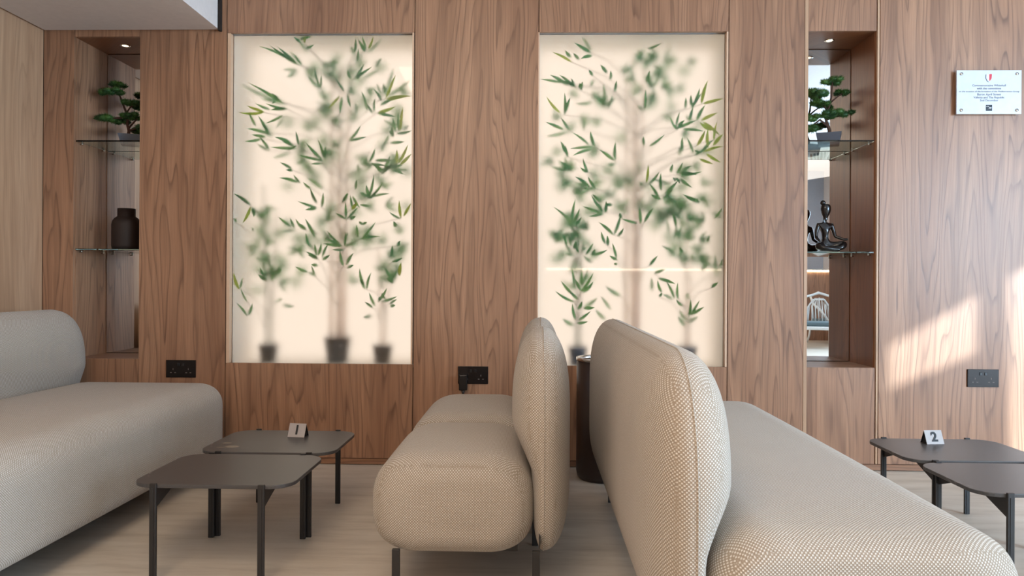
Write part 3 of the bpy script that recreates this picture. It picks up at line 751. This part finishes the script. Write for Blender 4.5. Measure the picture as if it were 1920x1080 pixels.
def split(leaves, rule):
    out = {}
    for l in leaves: out.setdefault(rule(l[0] / 1000, l[2] / 1000), []).append(l)
    return out


ZB = .5112
Lg = split(LEAVES_LEFT, lambda x, z: 'l' if (z < 1.36 and x < -1.28) or (z < 1.12 and x < -1.15) else ('r' if z < 1.13 and x > -.93 else 'c'))
bg_lim = (BL[0], BL[1])
bamboo(-1.417, .165, ZB, .105, .093, [(-.012, 0, .95, -.02), (.012, .01, .80, .03)], .006, Lg['l'], 11,
       'low potted bamboo with a dark crown, leftmost plant in the left light box',
       [(-1.40, 1.02, .05, .05, 22), (-1.45, 1.2, .05, .1, 14)], M['cane_grey'])
bamboo(-1.044, .17, ZB, .142, .133, [(-.035, 0, 1.55, .0), (.0, .01, 1.60, .01), (.035, 0, 1.62, .03), (.015, -.02, 1.45, .0)], .011, Lg['c'], 12,
       'tallest potted bamboo with pale canes, middle plant in the left light box',
       [(-1.15, 2.10, .06, .05, 14), (-.85, 1.95, .09, .08, 20), (-1.15, 1.82, .09, .07, 24), (-1.2, 1.55, .10, .08, 22), (-.8, 1.5, .08, .1, 24), (-1.1, 1.25, .10, .06, 16), (-.88, 1.2, .08, .07, 16), (-1.25, 1.15, .05, .04, 8)], M['cane'])
bamboo(-.799, .165, ZB, .108, .093, [(-.01, 0, .62, -.02), (.012, 0, .55, .02)], .006, Lg['r'], 13,
       'short potted bamboo with few leaves, rightmost plant in the left light box',
       [(-.72, 1.05, .05, .06, 12), (-.8, .93, .05, .04, 8)], M['cane'])
Rg = split(LEAVES_RIGHT, lambda x, z: 'l' if (z < 1.28 and x < .33) else ('r' if z < 1.28 and x > .62 else 'c'))
bg_lim = (BR[0], BR[1])
bamboo(.247, .165, ZB, .105, .093, [(-.01, 0, .80, .0), (.012, .01, .72, .01)], .006, Rg['l'], 21,
       'low potted bamboo behind the beige chair backs, leftmost plant in the right light box',
       [(.22, 1.22, .05, .06, 20), (.24, 1.05, .04, .04, 10)], M['cane_grey'], potmat='bonsai_pot')
bamboo(.536, .17, ZB, .142, .133, [(-.035, 0, 1.52, .0), (.0, .01, 1.62, .0), (.035, 0, 1.58, .02), (.015, -.02, 1.4, .0)], .011, Rg['c'], 22,
       'tallest potted bamboo with pale canes, middle plant in the right light box',
       [(.66, 2.08, .05, .07, 22), (.7, 1.95, .06, .05, 14), (.32, 1.9, .06, .05, 8), (.3, 1.6, .1, .12, 24), (.36, 1.4, .08, .07, 20), (.78, 1.65, .07, .06, 10), (.72, 1.42, .1, .08, 26), (.82, 1.3, .08, .06, 14)], M['cane'])
bamboo(.826, .165, ZB, .108, .100, [(-.008, 0, .78, .0), (.01, 0, .60, .01)], .006, Rg['r'], 23,
       'short potted bamboo with a blurred dark crown, rightmost plant in the right light box',
       [(.78, 1.25, .04, .06, 22), (.86, 1.12, .05, .04, 12), (.93, 1.1, .03, .05, 6)], M['cane'], potmat='bonsai_pot')


# ------------------------------------------------------------------ upholstery
def smooth_profile(hx, hz, n, rt, rb, e=2.3):
    """rounded rectangle with separate top and bottom corner radii"""
    tot = rt + rb
    lim = 1.9 * hz
    if tot > lim: rt, rb = rt * lim / tot, rb * lim / tot
    pts = []
    q = n // 4
    for (sx, sz, r, fl) in ((1, 1, rt, 0), (-1, 1, rt, 1), (-1, -1, rb, 0), (1, -1, rb, 1)):
        for i in range(q):
            a = pi / 2 * (i + .0) / (q - 1)
            if fl: a = pi / 2 - a
            x = abs(cos(a)) ** (2 / e) * r * 1.15; z = abs(sin(a)) ** (2 / e) * r
            pts.append((sx * (hx - r * 1.15 + x), sz * (hz - r + z)))
    return pts


def cushion_seat(name, parent, x0, x1, z0, z1, y0, y1, mat, ey=.07, dx=.07, dz=.07, fdir=1, rt=.13, rb=.11, crown=.012):
    """profile in x-z swept along y, rolled over at both ends"""
    bm = bmesh.new()
    cx, cz, hx, hz = (x0 + x1) / 2, (z0 + z1) / 2, (x1 - x0) / 2, (z1 - z0) / 2
    n = 96
    K = 12
    st = [(y0 + ey * (1 - cos(pi / 2 * k / K)), 1 - sin(pi / 2 * k / K)) for k in range(K + 1)]
    m = 14
    mid = [(y0 + ey + (y1 - y0 - 2 * ey) * k / m, 0) for k in range(1, m)]
    st2 = [(y1 - (a - y0), d) for a, d in reversed(st)]
    allst = st + mid + st2
    rings = []
    for y, d in allst:
        s = (y - y0) / (y1 - y0)
        cr = crown * (4 * s * (1 - s)) ** 1.0
        ring = []
        for (px, pz) in smooth_profile(hx - d * (dx + dz) / 2, hz - d * dz, n, rt, rb):
            zz = pz + (cr * (1 - (px / hx) ** 2) if pz > 0 else 0)
            ring.append(bm.verts.new((cx + px - fdir * d * (dx - dz) / 2, y, cz + zz)))
        rings.append(ring)
    for A, B in zip(rings, rings[1:]):
        for k in range(n): bm.faces.new((A[k], A[(k + 1) % n], B[(k + 1) % n], B[k]))
    for ring, sgn, yy in ((rings[0], -1, y0), (rings[-1], 1, y1)):   # gently domed ends
        prev = ring
        c0 = [v.co.copy() for v in ring]; C = Vector((cx - fdir * (dx - dz) / 2, yy, cz))
        for q in range(1, 7):
            f = 1 - q / 7.0
            cur = [bm.verts.new(C + (p - C) * f + Vector((0, sgn * .005 * (1 - f * f) ** 2, 0))) for p in c0]
            for k in range(n):
                fa = (prev[k], prev[(k + 1) % n], cur[(k + 1) % n], cur[k])
                bm.faces.new(fa[::-1] if sgn < 0 else fa)
            prev = cur
        cv = bm.verts.new(C + Vector((0, sgn * .005, 0)))
        for k in range(n):
            fa = (prev[k], prev[(k + 1) % n], cv)
            bm.faces.new(fa[::-1] if sgn < 0 else fa)
    bmesh.ops.recalc_face_normals(bm, faces=bm.faces[:])
    return obj(name, bm, mat, parent, True)


def outline_yz(W, H, n, ex_t, ex_b, r):
    """rounded outline of a back seen from the front, centred on 0,0: superelliptic corners of size r"""
    pts = []
    hw, hh = W / 2, H / 2
    for i in range(n):
        a = 2 * pi * i / n
        ca, sa = cos(a), sin(a)
        e = ex_t if sa > 0 else ex_b
        rr = min(r, hh)
        y = math.copysign(abs(ca) ** (2 / e), ca) * rr; z = math.copysign(abs(sa) ** (2 / e), sa) * hh
        y += math.copysign(hw - rr, ca) if abs(ca) > 1e-9 else 0
        pts.append((y, z))
    return pts


def cushion_back(name, parent, xs, face, W, z0, z1, yc, tf, tr, mat, r=.3, ex_t=2.3, ex_b=4.5, lean=0.0, pinch=.47):
    """pillow-like back: xs seam plane, face=+1 if the seat is on the +x side; tf / tr front and rear bulge"""
    n = 128
    H = z1 - z0; zc = (z0 + z1) / 2
    out = outline_yz(W, H, n, ex_t, ex_b, r)
    core_hw = max(0.0, W / 2 - r)
    core_hh = max(0.0, H / 2 - r * .9)
    bm = bmesh.new()
    K = 16
    ks = [1 - (1 - cos(pi / 2 * i / K)) for i in range(K + 1)]          # 1 .. 0
    sidesv = []
    for sgn, T in ((1, tf), (-1, tr)):
        rings = []
        for qi, k in enumerate(ks):
            ring = []
            for i, (py, pz) in enumerate(out):
                c = (max(-core_hw, min(core_hw, py)), max(-core_hh, min(core_hh, pz)))
                y = c[0] + (py - c[0]) * k; z = c[1] + (pz - c[1]) * k
                th = T * (1 - k ** 2.5) ** (1 / 2.2)
                wz = z + zc
                if sgn == 1:
                    if wz < pinch + .06:
                        s = max(0, min(1, (pinch + .06 - wz) / .16)); s = s * s * (3 - 2 * s)
                        th *= 1 - .62 * s
                x = xs + face * (sgn * th) - face * lean * (wz - z0) / H
                ring.append(bm.verts.new((x, yc + y, wz)) if not (qi == 0 and sgn == -1) else sidesv[i])
            if qi == 0 and sgn == 1: sidesv = ring
            rings.append(ring)
        for A, B in zip(rings, rings[1:]):
            for q in range(n):
                try: bm.faces.new((A[q], A[(q + 1) % n], B[(q + 1) % n], B[q]))
                except ValueError: pass
    bmesh.ops.remove_doubles(bm, verts=bm.verts[:], dist=.0004)
    # fill the inner core loops
    be = [e for e in bm.edges if e.is_boundary]
    if be: bmesh.ops.holes_fill(bm, edges=be, sides=0)
    bmesh.ops.recalc_face_normals(bm, faces=bm.faces[:])
    o = obj(name, bm, mat, parent, True)
    # seam piping
    pts = []
    for (py, pz) in out + out[:1]:
        pts.append((xs - face * lean * (pz + zc - z0) / H, yc + py, pz + zc))
    s = bmesh.new(); tube(s, pts, .0022, 6, caps=False)
    so_ = obj('seam', s, M['fabric'], parent, True)
    return o


def leg_bar(parent, x, y, h, w=.022, d=.012):
    return obj('leg', BOX(x - w / 2, x + w / 2, y - d / 2, y + d / 2, 0, h, bev=.001, seg=1), M['black'], parent)


def lounge(name, loc, face, L, depth, back_t, label, cat, group=None, legs=True, seat_z=(.185, .445), top=.80, edge=(.07, .07, .07), rback=.27, rt=.12, rb=.10, back_z=.165):
    """local frame: back's rear at x=0, seat extends to face*depth, length L along +y starting at 0"""
    r = empty(name, loc, label=label, cat=cat, group=group)
    s = face
    xs = s * back_t * .46
    cushion_back('backrest', r, xs, s, L, back_z, top, L / 2, back_t * .54, back_t * .46, M['fabric'], r=rback)
    a, b_ = s * (back_t * .62), s * depth
    cushion_seat('seat', r, min(a, b_), max(a, b_), seat_z[0], seat_z[1], 0.0, L, M['fabric'], ey=edge[0], dx=edge[1], dz=edge[2], fdir=s, rt=rt, rb=rb)
    # underframe and legs
    fx0, fx1 = sorted((s * .16, s * (depth - .22)))
    obj('underframe', BOX(fx0, fx1, .12, L - .12, seat_z[0] - .012, seat_z[0] + .01), M['black'], r)
    if legs:
        for lx in (s * .105, s * (depth - .08)):
            ys = (.035, L - .035) if L < 1 else (.06, L - .06)
            for ly in ys: leg_bar(r, lx, ly, seat_z[0] + .02)
    return r


# near armchair: rear of back at x=.12, front of seat at x=-.457
c1 = lounge('lounge_chair', (.122, -1.705, 0), -1, .61, .590, .182,
            'beige woven armchair without arms, nearer of the two facing left', 'chair', 'low beige chairs in the centre', edge=(.10, .13, .075), rt=.135, rb=.115, seat_z=(.155, .445), back_z=.145)
bmt = BOX(-.0975, -.0945, .010, .045, .190, .225)
tg = obj('fabric_tag', bmt, M['black_plastic'], c1)
tg['label'] = 'tiny black side tag'
c2 = copy_tree(c1)
c2.location = (.122, -1.04, 0)
c2['label'] = 'beige woven armchair without arms, farther one, closest to the panelled wall'

lounge('sofa', (.240, -2.335, 0), 1, 1.80, .765, .198,
       'long beige woven sofa in the right foreground, its back turned to the armchairs', 'sofa', edge=(.10, .13, .05), top=.80, rback=.26, rt=.12, rb=.10)
lounge('sofa', (-2.425, -2.43, 0), 1, 2.37, .922, .205,
       'beige woven sofa against the left wall, facing right', 'sofa', edge=(.20, .22, .08), rback=.22, top=.80, rt=.11, rb=.055, seat_z=(.098, .445))


# ------------------------------------------------------------------ low tables
def rounded_rect(hx, hy, r, n=8):
    pts = []
    for cx, cy, a0 in ((hx - r, hy - r, 0), (-hx + r, hy - r, pi / 2), (-hx + r, -hy + r, pi), (hx - r, -hy + r, 3 * pi / 2)):
        for i in range(n + 1):
            a = a0 + pi / 2 * i / n
            pts.append((cx + r * cos(a), cy + r * sin(a)))
    return pts


def low_table(x, y0, y1, label, hx=.257):
    yc, hy = (y0 + y1) / 2, (y1 - y0) / 2
    r = empty('coffee_table', (x, yc, 0), label=label, cat='table', group='low dark square tables')
    bm = prism(bmesh.new(), rounded_rect(hx, hy, .075), 'z', .298, .310)
    ed = [e for e in bm.edges if abs(e.verts[0].co.z - e.verts[1].co.z) < 1e-6]
    bmesh.ops.bevel(bm, geom=ed, offset=.002, segments=2, profile=.5, affect='EDGES')
    obj('tabletop', bm, M['stone'], r)
    for sx in (-1, 1):
        for sy in (-1, 1):
            bm = bmesh.new()
            lx, ly = sx * .17, sy * (hy + .0052)
            box(bm, lx - .0105, lx + .0105, ly - .005, ly + .005, 0, .314, bev=.0012, seg=1)
            box(bm, lx - .0035, lx + .0035, ly - .0065, ly + .0065, 0.004, .30)
            lg = obj('leg', bm, M['black'], r)
            g_ = prism(bmesh.new(), [(sy * hy, .2965), (sy * hy, .232), (sy * (hy - .16), .286), (sy * (hy - .16), .2965)], 'x', lx - .0025, lx + .0025)
            obj('bracket', g_, M['black'], lg)
    box_ = bmesh.new()
    box(box_, -.17, .17, -.012, .012, .284, .2975)
    obj('crossbar', box_, M['black'], r)
    return r


low_table(-1.006, -1.517, -1.104, 'low dark table with black metal legs, nearest the camera, left of the armchairs')
ta = low_table(-.991, -1.074, -.668, 'low dark table under number card 1, between left sofa and armchairs')
low_table(1.632, -1.500, -1.108, 'low dark table cut by the right edge, in front of the one with card 2')
tb = low_table(1.632, -1.078, -.694, 'low dark table under number card 2, beside the right wall panels')
# dried spill on the table with card 1
rn = random.Random(3)
first = None
for (sx_, sy_, rx_, ry_) in ((-.155, -.115, .030, .020), (-.20, -.052, .018, .012), (-.19, -.128, .022, .006)):
    pts = [(sx_ + rx_ * cos(2 * pi * i / 24) * rn.uniform(.75, 1.1), sy_ + ry_ * sin(2 * pi * i / 24) * rn.uniform(.75, 1.1)) for i in range(24)]
    o = obj('spill_mark', prism(bmesh.new(), pts, 'z', .3101, .3104), M['stain'], ta)
    o['label'] = 'pale dried spill mark'


def tent(x, y, z, rz, digit, label):
    r = empty('table_number', (x, y, z), rz, label=label, cat='number card', group='table number cards')
    w, h, d = .036, .052, .022
    sl = math.atan2(d, h)
    # two leaning plates
    for sy in (-1, 1):
        bm = prism(bmesh.new(), [(sy * d, 0), (sy * (d - .003), 0), (0 - sy * .0005, h - .002), (0, h)] if sy < 0 else [(d, 0), (0, h), (.0005, h - .002), (d - .003, 0)], 'x', -w, w)
        p = obj('plate', bm, M['card'] if sy < 0 else M['ink'], r)
        p['label'] = 'pale front plate' if sy < 0 else 'dark rear plate'
    text_obj('numeral', digit, .052, M['ink'], r, bold=.0016, loc=(0, -d / 2 - .0012, h * .5), rot=(pi / 2 - sl, 0, 0))
    obj('end_web', prism(bmesh.new(), [(-.017, .001), (.017, .001), (0, .040)], 'x', -w + .004, w - .004), M['ink'], r)
    return r


tent(-.955, -.782, .3105, R(-8), '1', 'small pale tent card with numeral 1 on the left pair of tables')
tent(1.612, -.780, .3105, R(6), '2', 'small grey tent card with numeral 2 on the right table')

# ------------------------------------------------------------------ bin behind the sofa
r = empty('waste_bin', (.345, -.195, 0), label='dark brown cylindrical bin by the wall, between the chair backs and the right sofa', cat='bin')
obj('body', lathe(bmesh.new(), [(0, .0), (.105, 0), (.118, .012), (.125, .04), (.125, .57), (.12, .57), (.118, .03), (0, .03)], n=48), M['bin'], r, True)
obj('rim', lathe(bmesh.new(), [(.118, .571), (.127, .571), (.127, .586), (.118, .586), (.118, .571)], n=48), M['chrome'], r, True)


# ------------------------------------------------------------------ sockets
def socket(x, z, label):
    r = empty('wall_socket', (x, 0, z), label=label, cat='socket')
    w, h = .0775, .0450
    obj('plate', BOX(-w, w, -.007, -.0002, -h, h, bev=.0015, seg=2), M['socket'], r)
    for cx in (-.040, .040):
        for (px, pz, a, b_) in ((0, -.002, .002, .0045), (-.011, -.020, .0042, .002), (.011, -.020, .0042, .002)):
            obj('pin_hole', BOX(cx + px - a, cx + px + a, -.0076, -.0071, pz - b_, pz + b_), M['pin'], r)
    for cx in (-.012, .012):
        obj('rocker_switch', BOX(cx - .006, cx + .006, -.010, -.0071, .014, .030, bev=.001, seg=1), M['black_plastic'], r)
    return r


socket(-1.8145, .4885, 'dark double wall socket right of the left niche, above the left sofa seat')
socket(-.298, .469, 'dark double wall socket between the light boxes, with a plug in it')
socket(2.274, .476, 'dark double wall socket under the plaque, in the sunlit panel')
r = empty('plug_adapter', (-.347, -.0105, .452), label='black plug adapter pushed into the middle wall socket, its cable hanging down', cat='plug')
obj('body', BOX(-.021, .021, -.030, .0, -.058, .022, bev=.005, seg=3), M['black_plastic'], r)
bm = bmesh.new()
tube(bm, [(0, -.015, -.057), (0, -.015, -.075), (.0, -.015, -.09)], [.010, .006, .0032], 10)
tube(bm, [(0, -.015, -.085), (0, -.017, -.2), (.02, -.02, -.33), (.06, -.05, -.43), (.2, -.06, -.447)], .0028, 8)
obj('cable', bm, M['black_plastic'], r, True)

# ------------------------------------------------------------------ plaque
r = empty('wall_plaque', (2.2845, -.020, 1.912), label='white acrylic plaque with small printed lines and a red crest, on the right panels', cat='plaque')
W_, H_ = .160, .110
obj('panel', BOX(-W_, W_, -.004, .004, -H_, H_, bev=.0008, seg=1), M['plaque'], r)
for sx in (-1, 1):
    for sz in (-1, 1):
        bm = bmesh.new()
        tube(bm, [(sx * .137, -.007, sz * .091), (sx * .137, .0198, sz * .091)], .0075, 16)
        obj('standoff', bm, M['chrome'], r, True)
lines = [('Commemorative Whitehall', .0150, .033), ('with the committee', .0150, .018), ('on the occasion of the formation of the Mediterranean Group', .0118, .003),
         ('Baron April Street', .0158, -.012), ('Valletta and The Republic', .0148, -.027), ('2nd December', .0150, -.042)]
for s, sz, z in lines:
    text_obj('lettering', s, sz, M['greyink'], r, loc=(0, -.0043, z))
sh = [(-.0135, .016), (-.010, .0185), (0, .016), (0, -.018), (-.006, -.014), (-.012, -.004)]
cr = obj('crest', prism(bmesh.new(), [(x, z + .073) for x, z in sh], 'y', -.0048, -.0041), M['white'], r)
obj('crest_field', prism(bmesh.new(), [(-x, z + .073) for x, z in sh], 'y', -.0048, -.0041), M['red'], cr)
tb_ = bmesh.new()
tube(tb_, [(-.016, -.0045, .088), (-.017, -.0045, .07), (-.011, -.0045, .056), (-.003, -.0045, .051)], .0014, 5)
obj('crest_outline', tb_, M['greyink'], cr)
lg = obj('logo', BOX(-.0155, .0155, -.0048, -.0041, -.094, -.064), M['navy'], r)
lm = bmesh.new()
tube(lm, [(-.014, -.005, -.073), (-.004, -.005, -.071), (.004, -.005, -.080), (.011, -.005, -.084)], .0016, 5)
tube(lm, [(-.002, -.005, -.084), (.006, -.005, -.078), (.012, -.005, -.077)], .0014, 5)
obj('logo_mark', lm, M['white'], lg)


# ------------------------------------------------------------------ bonsai trees
def bonsai(x, z, y, rz, pads, trunk, label, pot):
    r = empty('bonsai', (x, y, z), 0, label=label, cat='plant', group='artificial bonsai trees')
    hw, hd, h = pot
    po = bmesh.new()
    def ring(a, b, z_): return [po.verts.new((sx * a, sy * b, z_)) for sx, sy in ((-1, -1), (1, -1), (1, 1), (-1, 1))]
    R0 = ring(hw * .80, hd * .80, 0); R1 = ring(hw, hd, h); R2 = ring(hw * .92, hd * .9, h); R3 = ring(hw * .88, hd * .86, h * .82)
    po.faces.new(R0[::-1])
    for A, B in ((R0, R1), (R1, R2), (R2, R3)):
        for k in range(4): po.faces.new((A[k], A[(k + 1) % 4], B[(k + 1) % 4], B[k]))
    po.faces.new(R3)
    p = obj('pot', po, M['bonsai_pot'], r); p.rotation_euler = (0, 0, rz)
    bm = bmesh.new()
    for pts, ra in trunk:
        tube(bm, pts, ra, 8)
    obj('trunk', bm, M['trunk'], r, True)
    rn = random.Random(int(abs(x) * 100))
    for (px, pz, py, rx, rzz) in pads:
        bm = bmesh.new()
        ry = min(rx * .75, .045)
        nt = 7 if rx > .05 else 5
        tufts = []
        for q in range(nt):
            a = 2 * pi * q / nt + rn.uniform(-.3, .3); f = 0 if q == 0 else rn.uniform(.45, .72)
            tufts.append((Vector((px + cos(a) * rx * f, py + sin(a) * ry * f, pz + rn.uniform(-.25, .3) * rzz)), rzz * rn.uniform(.42, .62)))
        for c0, tr in tufts:
            bmesh.ops.create_icosphere(bm, subdivisions=2, radius=1.0, matrix=Matrix.Translation(c0) @ Matrix.Diagonal((tr * 1.15, tr, tr * .72, 1)))
            for i in range(170):
                a = rn.uniform(0, 2 * pi); q = rn.uniform(-1, 1); s = math.sqrt(1 - q * q)
                d = Vector((s * cos(a), s * sin(a), q))
                c = c0 + Vector((d.x * tr, d.y * tr * .9, d.z * tr * .65))
                nd = (Vector((d.x, d.y, d.z * .8 + .35)) + Vector((rn.uniform(-.35, .35), rn.uniform(-.35, .35), rn.uniform(-.3, .4)))).normalized()
                L = rn.uniform(.008, .017)
                sd = nd.cross(Vector((rn.random(), rn.random(), rn.random())).normalized()).normalized() * .0011
                bm.faces.new([bm.verts.new(c - sd), bm.verts.new(c + sd), bm.verts.new(c + nd * L)])
        obj('foliage_pad', bm, M['needle'], r)
    return r


bonsai(1.560, SHZ[0] + .0035, .150, R(-22),
       [(.018, .335, 0, .074, .032), (.075, .277, .01, .062, .022), (-.062, .262, -.02, .060, .045), (-.045, .212, -.01, .062, .030), (.078, .160, 0, .062, .030),
        (.0, .152, -.04, .060, .036), (-.092, .135, -.02, .045, .035), (-.095, .085, -.02, .040, .040), (.025, .205, .05, .03, .012)],
       [([(-.003, 0, .045), (.004, 0, .075), (-.012, 0, .12), (-.02, 0, .16), (.0, 0, .20), (.012, 0, .25), (.018, 0, .33)], [.010, .0095, .008, .007, .006, .005, .003]),
        ([(-.01, 0, .10), (-.05, -.01, .13), (-.09, -.02, .10)], [.006, .005, .003]),
        ([(-.015, 0, .13), (.03, 0, .15), (.07, 0, .155)], [.006, .005, .003]),
        ([(.005, 0, .22), (.04, 0, .25), (.07, 0, .27)], [.005, .004, .003]),
        ([(-.01, 0, .18), (-.04, -.01, .22), (-.06, -.02, .25)], [.005, .004, .003])],
       'green cloud-pruned bonsai in a blue-grey pot on the right niche\'s upper shelf', (.062, .040, .060))
bonsai(-2.155, SHZ[0] + .0005, .150, R(22),
       [(-.095, .330, .02, .070, .026), (-.105, .280, -.03, .082, .038), (-.000, .222, .0, .062, .034), (-.005, .150, -.01, .062, .034),
        (-.135, .140, -.03, .070, .040), (-.085, .135, .04, .06, .03), (.070, .085, -.02, .040, .035)],
       [([(-.030, 0, .040), (-.024, 0, .075), (-.034, 0, .11), (-.03, 0, .15), (-.05, 0, .20), (-.065, 0, .24), (-.09, 0, .30)], [.009, .0085, .007, .006, .006, .005, .003]),
        ([(-.027, 0, .09), (-.0, 0, .12), (.02, 0, .14)], [.006, .005, .003]),
        ([(-.03, 0, .15), (-.09, -.02, .14), (-.13, -.03, .135)], [.006, .005, .003]),
        ([(-.04, 0, .17), (-.02, 0, .2), (.0, 0, .215)], [.005, .004, .003]),
        ([(-.026, 0, .075), (.02, -.01, .085), (.06, -.02, .08)], [.005, .004, .003])],
       'green cloud-pruned bonsai partly hidden on the left niche\'s upper shelf', (.072, .042, .052))

# ------------------------------------------------------------------ vase
r = tag(obj('vase', lathe(bmesh.new(), [(0, 0), (.062, 0), (.070, .006), (.0735, .02), (.0735, .135), (.069, .155), (.058, .170), (.045, .180), (.0445, .222), (.040, .222), (.039, .175), (0, .17)], n=56), M['vase'], None, True, (-2.190, .150, SHZ[1] + .0005)),
        'dark brown matt bottle-shaped vase on the left niche\'s lower shelf', 'vase')


# ------------------------------------------------------------------ seated yoga figurine
def skin_mesh(name, nodes, edges, parent, mat, sub=2):
    me = bpy.data.meshes.new(name)
    me.from_pydata([n[:3] for n in nodes], edges, [])
    me.materials.append(mat)
    o = bpy.data.objects.new(name, me); COL.objects.link(o)
    if parent: o.parent = parent
    sk = o.modifiers.new('skin', 'SKIN'); sk.use_smooth_shade = True
    for i, n in enumerate(nodes):
        v = me.skin_vertices[0].data[i]
        rr = n[3]
        v.radius = rr if isinstance(rr, tuple) else (rr, rr)
    me.skin_vertices[0].data[0].use_root = True
    ss = o.modifiers.new('subsurf', 'SUBSURF'); ss.levels = sub; ss.render_levels = sub
    return o


fr = empty('figurine', (1.545, .155, SHZ[1] + .0035), R(0), label='glossy black figurine of a woman sitting cross-legged in meditation on the right niche\'s lower shelf', cat='figurine')
nd = [(0, 0, .034, (.034, .027)),
      (-.001, 0, .062, (.024, .018)), (0, .0, .085, (.020, .016)), (0, -.002, .112, (.027, .020)), (0, -.002, .142, (.030, .017)), (0, 0, .158, (.015, .013)),
      (.001, 0, .174, (.0105, .0105)), (.002, 0, .188, (.013, .014)), (.003, -.002, .210, (.026, .025)), (.003, -.002, .236, (.030, .029)), (.003, 0, .258, (.022, .021)),
      (-.034, 0, .146, (.013, .013)), (-.046, -.005, .110, .0100), (-.050, -.012, .078, .0088), (-.050, -.050, .060, .007), (-.050, -.064, .055, .0065),
      (.034, 0, .146, (.013, .013)), (.044, -.004, .110, .0100), (.050, -.008, .084, .0088), (.088, -.030, .066, .007), (.106, -.036, .068, .0060),
      (-.030, -.010, .030, .026), (-.054, -.050, .034, .022), (-.030, -.078, .018, .014), (.020, -.078, .013, .012), (.048, -.080, .012, .010),
      (.034, -.008, .030, .026), (.090, -.040, .042, .021), (.060, -.060, .022, .014), (.008, -.052, .016, .012), (-.020, -.058, .016, .010)]
ed = [(0, 1), (1, 2), (2, 3), (3, 4), (4, 5), (5, 6), (6, 7), (7, 8), (8, 9), (9, 10),
      (4, 11), (11, 12), (12, 13), (13, 14), (14, 15), (4, 16), (16, 17), (17, 18), (18, 19), (19, 20),
      (0, 21), (21, 22), (22, 23), (23, 24), (24, 25), (0, 26), (26, 27), (27, 28), (28, 29), (29, 30)]
skin_mesh('body', nd, ed, fr, M['figure'])
bm = bmesh.new()
bmesh.ops.create_uvsphere(bm, u_segments=20, v_segments=14, radius=.0135, matrix=Matrix.Translation((-.010, .004, .262)))
obj('hair_bun', bm, M['figure'], fr, True)


# ------------------------------------------------------------------ far side of the room, seen in the niche mirror
def rattan_chair(x, y, rz, label):
    r = empty('rattan_chair', (x, y, 0), rz, label=label, cat='chair', group='white rattan chairs reflected in the mirror')
    bm = bmesh.new()
    arc = [(-.26, -.24, .36), (-.29, -.1, .52), (-.27, .1, .62), (-.20, .25, .74), (0, .30, .80), (.20, .25, .74), (.27, .1, .62), (.29, -.1, .52), (.26, -.24, .36)]
    tube(bm, arc, .018, 8)
    obj('arm_rail', bm, M['wicker'], r, True)
    bk = bmesh.new()
    tube(bk, [(-.17, .22, .34), (-.16, .26, .58), (-.08, .28, .70), (.08, .28, .70), (.16, .26, .58), (.17, .22, .34)], .013, 8)
    for i in range(7):
        q = -.15 + .05 * i
        tube(bk, [(q, .22, .34), (q * .9, .275, .72 - abs(q) * .8)], .007, 6)
    obj('backrest', bk, M['wicker'], r, True)
    obj('seat_frame', BOX(-.26, .26, -.25, .25, .27, .32, bev=.015), M['wicker'], r)
    obj('seat_cushion', BOX(-.22, .22, -.22, .21, .321, .385, bev=.02), M['teal'], r)
    for sx in (-1, 1):
        for sy in (-1, 1):
            obj('leg', tube(bmesh.new(), [(sx * .22, sy * .21, .28), (sx * .235, sy * .225, .12), (sx * .26, sy * .25, 0)], .016, 8), M['wicker'], r, True)
    return r


rattan_chair(4.25, -6.7, R(200), 'white rattan armchair with a grey-blue cushion reflected in the right niche mirror')
rr = rattan_chair(4.75, -7.5, R(160), 'white rattan armchair farther back in the right niche mirror, behind the other one')
